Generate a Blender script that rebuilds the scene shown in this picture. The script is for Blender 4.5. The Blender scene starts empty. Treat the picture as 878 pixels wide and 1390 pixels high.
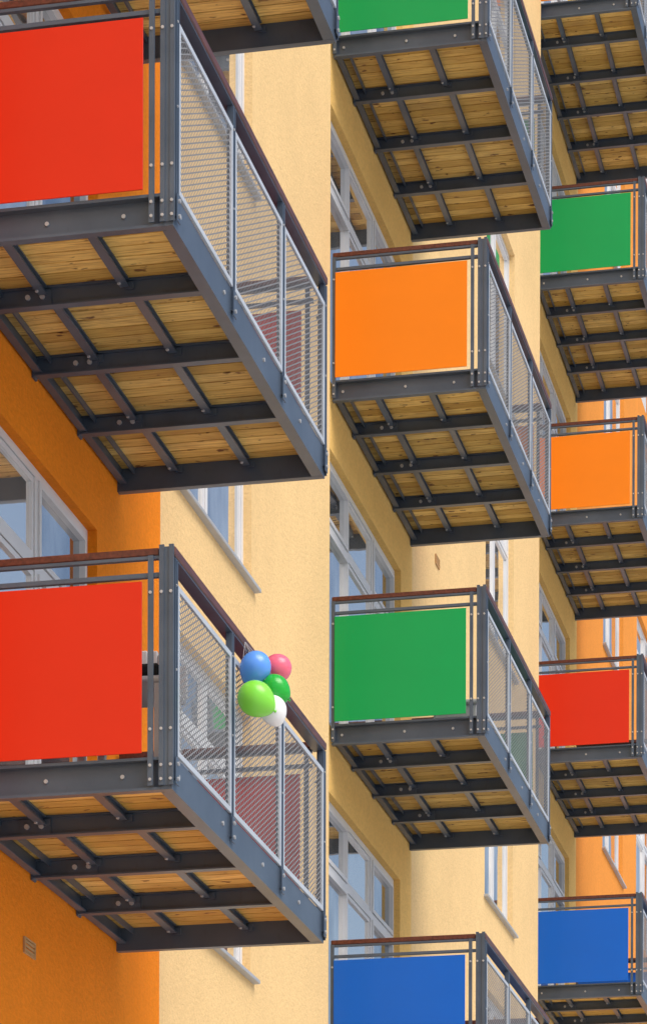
import bpy, bmesh, math, random
from mathutils import Vector, Matrix
random.seed(4)
sc=bpy.context.scene
EYE=1.6
W,LEN=1.2675,3.5
# ------------------------------------------------ materials
def nt(name):
    m=bpy.data.materials.new(name); m.use_nodes=True
    n=m.node_tree; b=n.nodes['Principled BSDF']; return m,n,b
def N(n,t,**k):
    x=n.nodes.new(t)
    for a,v in k.items(): setattr(x,a,v)
    return x
def mixc(n,fac,a,b,mode='MIX'):
    x=N(n,'ShaderNodeMix',data_type='RGBA',blend_type=mode)
    for i,v in ((0,fac),(6,a),(7,b)):
        if isinstance(v,(int,float,tuple)): x.inputs[i].default_value=(v if not isinstance(v,tuple) else (*v,1))
        else: n.links.new(v,x.inputs[i])
    return x.outputs[2]
def noise(n,scale,detail=4,vec=None,sc3=None,rough=.55):
    tc=N(n,'ShaderNodeTexCoord'); mp=N(n,'ShaderNodeMapping')
    n.links.new(vec or tc.outputs['Object'],mp.inputs[0])
    if sc3: mp.inputs['Scale'].default_value=sc3
    x=N(n,'ShaderNodeTexNoise'); x.inputs['Scale'].default_value=scale; x.inputs['Detail'].default_value=detail; x.inputs['Roughness'].default_value=rough
    n.links.new(mp.outputs[0],x.inputs['Vector']); return x.outputs[0]
def ramp(n,f,a,b,ca=(0,0,0),cb=(1,1,1)):
    r=N(n,'ShaderNodeValToRGB'); r.color_ramp.elements[0].position=a; r.color_ramp.elements[1].position=b
    r.color_ramp.elements[0].color=(*ca,1); r.color_ramp.elements[1].color=(*cb,1)
    n.links.new(f,r.inputs[0]); return r.outputs[0]
def bump(n,b,h,s,d=.01):
    x=N(n,'ShaderNodeBump'); x.inputs['Strength'].default_value=s; x.inputs['Distance'].default_value=d
    n.links.new(h,x.inputs['Height']); n.links.new(x.outputs[0],b.inputs['Normal'])
def stucco(name,c):
    m,n,b=nt(name)
    big=noise(n,.6,5); st=noise(n,1.2,4,sc3=(1,1.6,.12)); fine=noise(n,38,5,sc3=(1,.6,1),rough=.7); mid=noise(n,7,5)
    dark=tuple(v*.90 for v in c); lt=tuple(min(1,v*1.04) for v in c)
    c1=mixc(n,ramp(n,big,.3,.7),dark,lt)
    c1=mixc(n,ramp(n,st,.5,.8,(0,0,0),(.14,.14,.14)),c1,tuple(v*.75 for v in c))
    c1=mixc(n,ramp(n,mid,.45,.75,(0,0,0),(.16,.16,.16)),c1,tuple(v*.72 for v in c))
    c1=mixc(n,ramp(n,fine,.35,.6,(.32,.32,.32),(0,0,0)),c1,tuple(v*.6 for v in c))
    n.links.new(c1,b.inputs['Base Color']); b.inputs['Roughness'].default_value=.9; b.inputs['Specular IOR Level'].default_value=.15
    bump(n,b,fine,.8,.012); return m
def paint(name,c,r=.4,var=.12,spec=.5,bumps=0):
    m,n,b=nt(name); f=noise(n,3,5)
    n.links.new(mixc(n,ramp(n,f,.3,.75),tuple(v*(1-var) for v in c),tuple(min(1,v*(1+var)) for v in c)),b.inputs['Base Color'])
    b.inputs['Roughness'].default_value=r; b.inputs['Specular IOR Level'].default_value=spec
    if bumps: bump(n,b,noise(n,.8,0),bumps,.05)
    return m
def steel():
    m,n,b=nt('painted_steel'); f=noise(n,2.5,6); g=noise(n,25,4,sc3=(1,1,.4))
    c=mixc(n,ramp(n,f,.3,.75),(.056,.080,.118),(.092,.124,.172))
    c=mixc(n,ramp(n,g,.62,.8,(0,0,0),(.4,.4,.4)),c,(.04,.04,.042))
    n.links.new(c,b.inputs['Base Color']); b.inputs['Roughness'].default_value=.36; b.inputs['Metallic'].default_value=.1
    return m
def deckwood():
    m,n,b=nt('pine_decking')
    tc=N(n,'ShaderNodeTexCoord'); oi=N(n,'ShaderNodeObjectInfo'); sp=N(n,'ShaderNodeSeparateXYZ'); n.links.new(tc.outputs['Object'],sp.inputs[0])
    dv=N(n,'ShaderNodeMath',operation='DIVIDE'); n.links.new(sp.outputs[1],dv.inputs[0]); dv.inputs[1].default_value=.12
    fl=N(n,'ShaderNodeMath',operation='FLOOR'); n.links.new(dv.outputs[0],fl.inputs[0])
    ad=N(n,'ShaderNodeMath',operation='MULTIPLY_ADD'); n.links.new(oi.outputs['Random'],ad.inputs[0]); ad.inputs[1].default_value=77; n.links.new(fl.outputs[0],ad.inputs[2])
    wn=N(n,'ShaderNodeTexWhiteNoise',noise_dimensions='1D'); n.links.new(ad.outputs[0],wn.inputs['W'])
    cb=N(n,'ShaderNodeCombineXYZ'); n.links.new(ad.outputs[0],cb.inputs[0])
    va=N(n,'ShaderNodeVectorMath',operation='ADD'); n.links.new(tc.outputs['Object'],va.inputs[0]); n.links.new(cb.outputs[0],va.inputs[1])
    gr=noise(n,9,6,vec=va.outputs[0],sc3=(.5,9,1)); kn=noise(n,9,2,vec=va.outputs[0],sc3=(1,1.8,1)); big=noise(n,1.7,4,vec=va.outputs[0]); wt=noise(n,2.6,5)
    c=mixc(n,wn.outputs[0],(.54,.33,.06),(.95,.66,.20))
    c=mixc(n,ramp(n,gr,.45,.68,(0,0,0),(.8,.8,.8)),c,(.42,.20,.035))
    c=mixc(n,ramp(n,kn,.65,.71),c,(.14,.05,.012))
    c=mixc(n,ramp(n,big,.5,.8,(0,0,0),(.55,.55,.55)),c,(.34,.19,.05))
    c=mixc(n,ramp(n,wt,.52,.78,(0,0,0),(.5,.5,.5)),c,(.25,.16,.06))
    n.links.new(c,b.inputs['Base Color']); b.inputs['Roughness'].default_value=.7; bump(n,b,gr,.5,.005); return m
def railwood():
    m,n,b=nt('stained_hardwood'); g=noise(n,12,5,sc3=(4,.4,4))
    n.links.new(mixc(n,ramp(n,g,.3,.7),(.05,.013,.009),(.15,.04,.025)),b.inputs['Base Color']); b.inputs['Roughness'].default_value=.4; return m
def glass():
    m,n,b=nt('painted_reflection_glass'); f=noise(n,.9,4,sc3=(1,1,.5))
    c=mixc(n,ramp(n,f,.38,.60),(.28,.35,.43),(1.0,.98,.94));  # light and dark patches paint reflected clouds and buildings into the glass colour
    n.links.new(c,b.inputs['Base Color']); b.inputs['Metallic'].default_value=.9; b.inputs['Roughness'].default_value=.03
    bump(n,b,noise(n,1.4,2),.12,.02); return m
M=dict(
 steel=steel(), deck=deckwood(), rail=railwood(), glass=glass(),
 mesh=paint('galvanised_mesh',(.24,.25,.265),.65,.1,.25), mframe=paint('galvanised_frame',(.48,.53,.59),.4,.1),
 red=paint('red_panel',(.65,.024,.004),.36,.02,.35,.2), orange=paint('orange_panel',(.86,.23,.005),.38,.02,.35,.2),
 green=paint('green_panel',(.003,.34,.09),.36,.02,.35,.2), blue=paint('blue_panel',(.003,.12,.60),.36,.02,.35,.2),
 w_orange=stucco('orange_render',(.96,.28,.014)), w_pale=stucco('cream_render',(.90,.635,.305)),
 w_deep=stucco('yellow_render',(.94,.60,.19)), w_lorange=stucco('light_orange_render',(.90,.34,.06)),
 frame=paint('white_window_frame',(.70,.72,.74),.4,.05), sill=paint('metal_sill',(.40,.42,.44),.4,.1),
 bolt=paint('zinc_bolt',(.42,.43,.44),.35,.1), vent=paint('terracotta_vent',(.50,.30,.13),.8,.15), dark=paint('added_seam_shade_sheet',(.03,.018,.01),.9,.2),
 chair=paint('white_plastic',(.75,.76,.78),.4,.03), black=paint('black_fabric',(.015,.015,.017),.8,.2),
 paving=paint('paving',(.55,.57,.59),.9,.08), string=paint('string',(.7,.7,.7),.7,.02))
# ------------------------------------------------ mesh helper
class B:
    def __init__(s): s.v=[]; s.f=[]; s.m=[]
    def box(s,x0,x1,y0,y1,z0,z1,mi=0):
        i=len(s.v)
        s.v+=[(x0,y0,z0),(x1,y0,z0),(x1,y1,z0),(x0,y1,z0),(x0,y0,z1),(x1,y0,z1),(x1,y1,z1),(x0,y1,z1)]
        s.f+=[tuple(i+k for k in q) for q in ((0,3,2,1),(4,5,6,7),(0,1,5,4),(1,2,6,5),(2,3,7,6),(3,0,4,7))]; s.m+=[mi]*6
    def quad(s,pts,mi=0):
        i=len(s.v); s.v+=pts; s.f.append(tuple(range(i,i+len(pts)))); s.m.append(mi)
    def cyl(s,p,ax,r,h,seg=10,mi=0):
        i=len(s.v); o=[k for k in range(3) if k!=ax]
        for e in (0,h):
            for k in range(seg):
                a=2*math.pi*k/seg; q=list(p); q[ax]+=e; q[o[0]]+=r*math.cos(a); q[o[1]]+=r*math.sin(a); s.v.append(tuple(q))
        for k in range(seg):
            j=(k+1)%seg; s.f.append((i+k,i+j,i+seg+j,i+seg+k)); s.m.append(mi)
        s.f.append(tuple(i+k for k in range(seg))); s.f.append(tuple(i+seg+k for k in range(seg))); s.m+=[mi,mi]
    def mesh(s,name,mats,bevel=0,smooth=False):
        me=bpy.data.meshes.new(name); me.from_pydata(s.v,[],s.f)
        for m in mats: me.materials.append(m)
        for p,mi in zip(me.polygons,s.m): p.material_index=mi
        bm=bmesh.new(); bm.from_mesh(me)
        bmesh.ops.recalc_face_normals(bm,faces=bm.faces)
        if bevel: bmesh.ops.bevel(bm,geom=list(bm.edges),offset=bevel,segments=1,affect='EDGES',clamp_overlap=True)
        bm.to_mesh(me); bm.free(); return me
def obj(name,me,parent=None,loc=(0,0,0)):
    o=bpy.data.objects.new(name,me); sc.collection.objects.link(o); o.location=loc
    if parent: o.parent=parent
    return o
# ------------------------------------------------ balcony meshes
def balcony_meshes(y0):
    D=[]
    fr=B(); ys=[.875*k for k in range(1,4)]
    a=y0
    fr.box(0,W-.052,a+.045,a+.055,.001,.165); fr.box(0,W-.052,a,a+.045,.15,.165); fr.box(0,W-.052,a,a+.045,.0,.014)
    fr.box(W-.010,W,a,LEN,.0,.175); fr.box(W-.070,W-.0102,a+.057,LEN-.052,.0005,.012); fr.box(W-.070,W-.0102,a+.057,LEN-.052,.1585,.1745)
    fr.box(W-.051,W-.0105,a+.001,a+.0555,.0,.170)
    fr.box(.0,.010,a+.057,LEN-.05,.045,.165); fr.box(.0102,.045,a+.057,LEN-.05,.045,.055); fr.box(.085,.095,a+.057,LEN-.05,.10,.136)
    fr.box(-.02,W-.0105,LEN-.05,LEN-.038,.0,.165); fr.box(-.02,W-.0105,LEN-.037,LEN,.0,.014); fr.box(-.02,W-.0105,LEN-.037,LEN,.15,.165)
    ya=ys+([0.0] if y0<-.3 else [])
    for y in ya: # cross beams, I section
        fr.box(.0,W-.011,y-.005,y+.005,.042,.128); fr.box(.0,W-.072,y-.028,y+.028,.032,.0419); fr.box(.011,W-.072,y-.028,y+.028,.1282,.137)
        fr.box(-.012,.0,y-.032,y+.032,.022,.14)
        fr.box(.20,.37,y-.015,y-.0051,.043,.124)
        for bx in (.24,.32): fr.cyl((bx,y-.029,.083),1,.014,.014,8,1)
    yb=sorted([a+.06]+ya+[LEN-.05])
    for jj,(p,q) in enumerate(zip(yb[:-1],yb[1:])):
        for x in (.325,.775):
            x+=(.025 if jj%2 else 0)
            fr.box(x-.004,x+.004,p+.008,q-.008,.096,.128); fr.box(x-.024,x+.024,p+.031,q-.031,.087,.0959); fr.box(x-.022,x+.022,p+.031,q-.031,.1282,.1375)
            for yy in (p+.012,q-.022):
                fr.box(x+.0045,x+.046,yy,yy+.01,.082,.12)
            for yy in (p+.09,q-.09):
                fr.cyl((x-.014,yy,.080),2,.010,.007,6,1)
    for k in range(int((LEN-a)/.9)+1):
        yy=a+.12+k*.9
        if yy<LEN: fr.cyl((W+.0,yy,.09),0,.012,.008,8,1)
    for k in (.08,.6,1.0): fr.cyl((k,a+.036,.085),1,.011,.01,8,1)
    D.append(('support_frame',fr.mesh('support_frame',[M['steel'],M['bolt']])))
    dk=B(); j=math.floor((a+.06)/.12)
    while j*.12<LEN-.06:
        s=max(j*.12+.006,a+.06); e=min((j+1)*.12-.006,LEN-.0505)
        if e-s>.01: dk.box(.013,W-.073,s,e,.139,.157+random.uniform(-.0015,.0008))
        j+=1
    dk.box(.013,W-.073,a+.06,LEN-.0505,.1582,.166,1)  # dark sheet added above the boards so the gaps read as shade
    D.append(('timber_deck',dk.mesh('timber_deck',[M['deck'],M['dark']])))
    sr=B(); py=[a+.045,1.2,2.36,LEN-.03]
    if y0<-.3: py.insert(1,.04)
    for k,y in enumerate(py):
        for dy in (-.024,.010):
            sr.box(W-.024,W+.012,y+dy,y+dy+.012,.06,1.150)
        sr.box(W+.0125,W+.018,y-.032,y+.030,.03,.165)
        sr.box(W-.018,W+.002,y-.0115,y+.0095,.18,1.14)
        for z in (.06,.135): sr.cyl((W+.018,y-.001,z),0,.011,.008,8,1)
        sr.cyl((W+.0122,y-.018,.60),0,.006,.006,6,1); sr.cyl((W+.0122,y-.018,1.02),0,.006,.006,6,1)
    sr.box(W-.06,W+.008,a+.02,LEN-.02,1.1505,1.160)
    D.append(('side_railing',sr.mesh('side_railing',[M['steel'],M['bolt']])))
    hr=B(); hr.box(W-.068,W+.016,a+.0,LEN,1.1605,1.208)
    hr.box(.0,W-.0685,a+.0,a+.065,1.166,1.205); hr.box(.0,W-.0685,LEN-.065,LEN,1.166,1.205)
    D.append(('handrail',hr.mesh('handrail',[M['rail']],.006)))
    for y,s in ((a,-1),(LEN,1)):
        er=B()
        yy0,yy1=(y-.012,y-.0005) if s<0 else (y+.0005,y+.012)
        for x0,x1 in ((.0,.030),(W-.124,W-.096)): er.box(x0,x1,yy0,yy1,.02,1.165)
        if s<0:
            er.box(W-.066,W-.041,yy0,yy1,.02,1.215); er.box(W-.016,W+.009,yy0,yy1,.02,1.215); er.box(W-.0408,W-.0162,yy0+.006,yy1+.01,.02,1.205)
        else: er.box(W-.045,W+.010,yy0,yy1,.02,1.16)
        ya_,yb_=(y+.001,y+.028) if s<0 else (y-.028,y-.001)
        er.box(.004,W-.07,ya_,yb_,1.060,1.082); er.box(.004,W-.07,ya_,yb_,1.150,1.1655)
        for x in (.015,W-.110,W-.053,W-.004):
            for z in (.05,.12,.30,.98): er.cyl((x,(yy0-.007 if s<0 else yy1),z),1,.008,.007,8,1)
        D.append(('end_railing',er.mesh('end_railing',[M['steel'],M['bolt']])))
    return D,py
MP_H=(.182,1.035)
def mesh_panel_meshes(L):
    fr=B(); t=.028; x0,x1=-.007,.007; z0,z1=MP_H
    fr.box(x0,x1,0,L,z0,z0+t); fr.box(x0,x1,0,L,z1-t,z1); fr.box(x0,x1,0,t,z0+t,z1-t); fr.box(x0,x1,L-t,L,z0+t,z1-t)
    me1=fr.mesh('frame',[M['mframe']])
    s=B(); cw,ch=.062,.030; hw=.0040; d=.0009
    ny=int((L-2*t)/(cw/2)); nz=int((z1-z0-2*t)/(ch/2)); ya=t+((L-2*t)-ny*cw/2)/2; za=z0+t
    for i in range(ny):
        for k in range(nz):
            A=(ya+i*cw/2,za+k*ch/2); 
            if (i+k)%2: p=(A[0],A[1]+ch/2); q=(A[0]+cw/2,A[1])
            else: p=A; q=(A[0]+cw/2,A[1]+ch/2)
            j=len(s.v)
            for x in (-d,d):
                s.v+=[(x,p[0],p[1]-hw),(x,q[0],q[1]-hw),(x,q[0],q[1]+hw),(x,p[0],p[1]+hw)]
            s.f+=[(j,j+1,j+2,j+3),(j+4,j+5,j+6,j+7),(j,j+1,j+5,j+4),(j+3,j+2,j+6,j+7)]; s.m+=[0]*4
    me2=s.mesh('wire_mesh',[M['mesh']])
    return me1,me2
STD=balcony_meshes(0.0); LONG=balcony_meshes(-.78)
MPM={}
def panel_mesh(col):
    p=B(); p.box(.028,W-.152,-.009,-.001,.182,1.035)
    return p.mesh('colour_panel',[M[col]],.0015)
PM={c:panel_mesh(c) for c in ('red','orange','green','blue')}
def balcony(col,X,Y,Z,long=False,label=''):
    e=obj('balcony',None,loc=(X-W,Y,Z+EYE)); e.empty_display_size=.3
    e['label']=label or f"grey steel balcony with {col} end panel and timber deck"
    e['category']='balcony'; e['group']='balconies along the apartment facade'
    D,py=LONG if long else STD
    for k,me in D: obj(k,me,e)
    for a,b in zip(py[:-1],py[1:]):
        L=round(b-a-.056,3)
        if L not in MPM: MPM[L]=mesh_panel_meshes(L)
        f=obj('mesh_panel',None,e,(W+.004,a+.028,0)); f.empty_display_size=.1
        obj('frame',MPM[L][0],f); obj('wire_mesh',MPM[L][1],f)
    y0=-.78 if long else 0
    obj('colour_panel',PM[col],e,(0,y0-.0125,0)); obj('colour_panel',PM[col],e,(0,LEN+.0225,0))
    return e
H=2.8
XL,XM,XR=-4.2163,-4.3789,-4.5699
balcony('red',XL+.02,15.562+.2,9.98-.085)
for n,c in ((1,'red'),(2,'red')): balcony(c,XL,15.562,9.98-n*H)
for n,c in ((1,'green'),(2,'orange'),(3,'green'),(4,'blue')): balcony(c,XM,25.80,15.946-n*H)
for n,c in ((0,'orange'),(1,'green'),(2,'orange'),(3,'red'),(4,'blue')):
    balcony(c,XR,37.965,19.137-n*H,n==0,"long grey steel balcony with timber deck near the top storeys" if n==0 else '')
# ------------------------------------------------ building
bld=obj('apartment_building',None,loc=(-5.5,15,0)); bld['label']="stepped apartment block rendered in orange, cream and yellow"; bld['category']='building'
def child(name,me,loc=(0,0,0),parent=bld):
    o=obj(name,me,parent,loc)
    if parent is bld: o.location=Vector(loc)-Vector(bld.location)
    return o
TOP=30.0; REV=.13
def wallstrip(Xw,y0,y1,mat,ops,prev=None):
    b=B(); ysx=sorted({y0,y1,*[v for o in ops for v in o[:2]]}); zs=sorted({0,TOP,*[v for o in ops for v in o[2:]]})
    for i in range(len(ysx)-1):
        for k in range(len(zs)-1):
            yc=(ysx[i]+ysx[i+1])/2; zc=(zs[k]+zs[k+1])/2
            if any(o[0]<yc<o[1] and o[2]<zc<o[3] for o in ops): continue
            b.quad([(Xw,ysx[i],zs[k]),(Xw,ysx[i+1],zs[k]),(Xw,ysx[i+1],zs[k+1]),(Xw,ysx[i],zs[k+1])])
    for ya,yb,za,zb in ops:
        r=Xw-REV
        b.quad([(Xw,ya,za),(r,ya,za),(r,ya,zb),(Xw,ya,zb)]); b.quad([(Xw,yb,za),(r,yb,za),(r,yb,zb),(Xw,yb,zb)])
        b.quad([(Xw,ya,za),(r,ya,za),(r,yb,za),(Xw,yb,za)]); b.quad([(Xw,ya,zb),(r,ya,zb),(r,yb,zb),(Xw,yb,zb)])
    if prev is not None:
        b.quad([(Xw,y1,0),(prev,y1,0),(prev,y1,TOP),(Xw,y1,TOP)])
    me=bpy.data.meshes.new('wall'); me.from_pydata(b.v,[],b.f); me.materials.append(M[mat]); return me
def window(Xw,ya,yb,za,zb,door):
    e=child('balcony_door' if door else 'window',None,(Xw-REV,ya,za)); L=yb-ya; Hh=zb-za; f=B(); g=B()
    def bar(y0,y1,z0,z1,x0=.0,x1=.07): f.box(x0,x1,y0,y1,z0,z1)
    t=.05
    bar(0,L,Hh-t,Hh); bar(0,L,0,t); bar(0,t,t,Hh-t); bar(L-t,L,t,Hh-t)
    tr=Hh-.55 if door else Hh-.5
    bar(t,L-t,tr-.03,tr+.03)
    n=3 if door else 2
    for k in range(1,n):
        y=L*k/n; bar(y-.025,y+.025,t,tr-.03); bar(y-.025,y+.025,tr+.03,Hh-t)
    for k in range(n):
        a=L*k/n+(t if k==0 else .025)+.004; c=L*(k+1)/n-(t if k==n-1 else .025)-.004; q=.034
        for z0,z1 in ((t+.004,tr-.034),(tr+.034,Hh-t-.004)):
            for bb in ((a,c,z0,z0+q),(a,c,z1-q,z1),(a,a+q,z0+q,z1-q),(c-q,c,z0+q,z1-q)): f.box(.012,.082 if door and k!=1 else .062,*bb)
    obj('frame',f.mesh('frame',[M['frame']]),e)
    g.box(.035,.045,t*.5,L-t*.5,t*.5,Hh-t*.5); obj('pane',g.mesh('pane',[M['glass']]),e)
    if not door:
        s=B(); s.box(.088,REV+.05,-.05,L+.10,-.03,-.002); obj('sill',s.mesh('sill',[M['sill']],.004),e)
def bay(Xw,y0,ysplit,y1,ynear,zb,deep,pale,win,levels,Xnext,nodoor=()):
    drs=[];wns=[]
    for n in levels:
        z=zb-n*H+EYE
        if z<0: continue
        if n not in nodoor: drs.append((ynear+.0,ynear+3.02,z+.17,z+2.42))
        if win: wns.append((win[0],win[1],z+.56,z+2.42))
    child('wall',wallstrip(Xw,y0,ysplit,deep,drs)).location=-Vector(bld.location)
    child('wall',wallstrip(Xw,ysplit,y1,pale,wns,Xnext)).location=-Vector(bld.location)
    for o in drs: window(Xw,*o,True)
    for o in wns: window(Xw,*o,False)
WL,WM,WR,WN=-5.50,-5.665,-5.86,-6.04
child('wall',wallstrip(-5.33,9,14.75,'w_pale',[],WL)).location=-Vector(bld.location)
bay(WL,14.75,20.0,25.04,15.56,9.98,'w_orange','w_pale',(20.35,22.45),range(0,4),WM,(3,))
bay(WM,25.04,29.35,37.1,25.80,15.946,'w_deep','w_pale',(33.4,35.25),range(0,6),WR)
bay(WR,37.1,41.6,48.0,37.965,19.137,'w_deep','w_lorange',(44.2,46.4),range(-1,5),WN)
bay(WN,48.0,52.6,60.0,48.9,22.3,'w_lorange','w_pale',(54,55.6),range(-1,6),-8)
core=B()
core.box(-16,-6.3,9,60,0,TOP-.01)
core.box(-16.2,-5.2,8.8,60.2,TOP+.002,TOP+.3)
child('roof_and_core',core.mesh('roof_and_core',[M['w_pale']])).location=-Vector(bld.location)
def vent(Xw,y,z):
    b=B(); b.box(0,.012,0,.20,0,.008);b.box(0,.012,0,.20,.082,.09);b.box(0,.012,0,.01,.008,.082);b.box(0,.012,.19,.20,.008,.082)
    for k in range(3): b.box(0,.008,.012,.188,.014+k*.024,.028+k*.024)
    child('air_vent',b.mesh('air_vent',[M['vent']]),(Xw+.001,y,z+EYE))
vent(WL,17.15,3.97); vent(WM,30.5,10.60)
# ------------------------------------------------ balloons
def balloon(p,r,col,tilt,label):
    m,n,b=nt('balloon_'+label.split()[0]); b.inputs['Base Color'].default_value=(*col,1); b.inputs['Roughness'].default_value=.2
    b.inputs['Subsurface Weight'].default_value=.9; b.inputs['Subsurface Radius'].default_value=(.14,.14,.14)
    bm=bmesh.new(); bmesh.ops.create_uvsphere(bm,u_segments=40,v_segments=26,radius=1)
    for v in bm.verts:
        z=v.co.z; s=1-.20*max(0,-z)**1.6; v.co.x*=s; v.co.y*=s; v.co.z=z*(1.22 if z<0 else 1.06)
        v.co*=r
    bmesh.ops.create_cone(bm,cap_ends=True,segments=12,radius1=r*.10,radius2=r*.03,depth=r*.14,matrix=Matrix.Translation((0,0,-r*1.28)))
    for f in bm.faces: f.smooth=True
    me=bpy.data.meshes.new('balloon'); bm.to_mesh(me); bm.free(); me.materials.append(m)
    o=obj('balloon',me,loc=p); o.rotation_euler=tilt
    o['label']=label; o['category']='balloon'; o['group']='bunch of party balloons tied to the railing'
    anchor=Vector((XL+.03,16.95,5.54+EYE)); Mw=Matrix.LocRotScale(Vector(p),o.rotation_euler,None); a=Mw.inverted()@anchor
    k=Vector((0,0,-r*1.35)); cu=B(); pts=[k.lerp(a,t)+Vector((0,0,-.03*math.sin(math.pi*t))) for t in [i/6 for i in range(7)]]
    for p0,p1 in zip(pts[:-1],pts[1:]):
        i=len(cu.v); d=(p1-p0).normalized(); s=d.orthogonal().normalized()*.0012; t=d.cross(s)
        cu.v+=[tuple(q) for q in (p0+s,p0+t,p0-s,p0-t,p1+s,p1+t,p1-s,p1-t)]
        for q in range(4): cu.f.append((i+q,i+(q+1)%4,i+4+(q+1)%4,i+4+q)); cu.m.append(0)
    obj('string',cu.mesh('string',[M['string']]),o)
z=EYE
balloon((-4.112,16.88,5.375+z),.084,(.14,.38,.92),(.15,.5,.2),"blue party balloon hanging from the balcony railing")
balloon((-4.035,17.06,5.42+z),.076,(1.0,.18,.28),(.3,1.2,.1),"pink party balloon hanging from the balcony railing")
balloon((-4.075,16.74,5.165+z),.094,(.28,.78,.08),(.3,-1.0,0),"lime green party balloon in the bunch on the railing")
balloon((-4.015,16.93,5.27+z),.076,(.02,.48,.05),(.2,-.9,0),"dark green party balloon in the bunch on the railing")
balloon((-4.005,16.84,5.13+z),.074,(.90,.92,.92),(.2,-.35,0),"white party balloon at the bottom of the bunch")
# ------------------------------------------------ garden chair
ch=obj('garden_chair',None,loc=(XL-.30,15.85,4.38+.166+EYE)); ch['label']="white plastic garden chair with black cushion on the balcony"; ch['category']='chair'
b=B(); b.box(-.24,.24,-.22,.22,.40,.43); me=b.mesh('seat',[M['chair']],.01); obj('seat',me,ch)
b=B(); b.box(-.21,.21,-.20,.20,.4305,.50); obj('cushion',b.mesh('cushion',[M['black']],.02),ch)
b=B()
for k in range(9):
    a=-.22+k*.055; h=.70-.10*abs((k-4)/4)**2.2
    b.box(a-.026,a+.026,.20+.03*(1-((k-4)/4)**2),.225+.03*(1-((k-4)/4)**2),.4305,h)
obj('backrest',b.mesh('backrest',[M['chair']],.006),ch)
for sx in (-.2,.2):
    for sy in (-.18,.18):
        b=B(); b.box(sx-.02,sx+.02,sy-.02,sy+.02,0,.3995); obj('leg',b.mesh('leg',[M['chair']],.005),ch)
# ------------------------------------------------ storage box on the middle green balcony
sb=obj('storage_box',None,loc=(XM-.32,26.5,15.946-3*H+.166+EYE)); sb['label']="small white storage box standing on the balcony deck"; sb['category']='box'
b=B(); b.box(-.18,.18,-.28,.28,.0,.22); b.box(-.19,.19,-.29,.29,.10,.12); obj('body',b.mesh('body',[M['chair']],.008),sb)
b=B(); b.box(-.20,.20,-.30,.30,.2205,.26); obj('lid',b.mesh('lid',[M['chair']],.012),sb)
# ------------------------------------------------ ground
g=B(); g.quad([(-400,-400,0),(400,-400,0),(400,400,0),(-400,400,0)]); o=obj('ground',g.mesh('ground',[M['paving']])); o['kind']='structure'
# ------------------------------------------------ light
w=bpy.data.worlds.new('World'); sc.world=w; w.use_nodes=True; wn=w.node_tree
sky=wn.nodes.new('ShaderNodeTexSky'); sky.sky_type='NISHITA'; sky.sun_disc=False
EL,AZ=math.radians(52),math.radians(122)
sky.sun_elevation=EL; sky.sun_rotation=AZ; sky.air_density=1; sky.dust_density=4; sky.ozone_density=1
bg=wn.nodes['Background']; wn.links.new(sky.outputs[0],bg.inputs[0]); bg.inputs[1].default_value=.15
l=bpy.data.lights.new('sun','SUN'); l.energy=1.9; l.angle=math.radians(45); l.color=(1,.95,.89)
so=bpy.data.objects.new('sun',l); sc.collection.objects.link(so)
d=Vector((math.sin(AZ)*math.cos(EL),math.cos(AZ)*math.cos(EL),math.sin(EL))); so.rotation_euler=d.to_track_quat('Z','Y').to_euler(); so.location=(20,-20,30)
# ------------------------------------------------ camera
yaw,pit,roll=.2171,-.0076,.0026
cy,sy=math.cos(yaw),math.sin(yaw)
f=Vector((-sy*math.cos(pit),cy*math.cos(pit),math.sin(pit))); r=Vector((cy,sy,0)); u=r.cross(f)
c_,s_=math.cos(roll),math.sin(roll); r2=c_*r+s_*u; u2=-s_*r+c_*u
cam=bpy.data.cameras.new('camera'); co=bpy.data.objects.new('camera',cam); sc.collection.objects.link(co)
mat=Matrix((r2,u2,-f)).transposed().to_4x4(); mat.translation=(0,0,EYE); co.matrix_world=mat
cam.sensor_fit='HORIZONTAL'; cam.sensor_width=24; cam.lens=4383.8/878*24; cam.shift_y=(2300-695)/878; cam.clip_end=2000; cam.clip_start=.1
sc.camera=co
sc.view_settings.view_transform='Standard'; sc.view_settings.look='None'; sc.view_settings.exposure=0
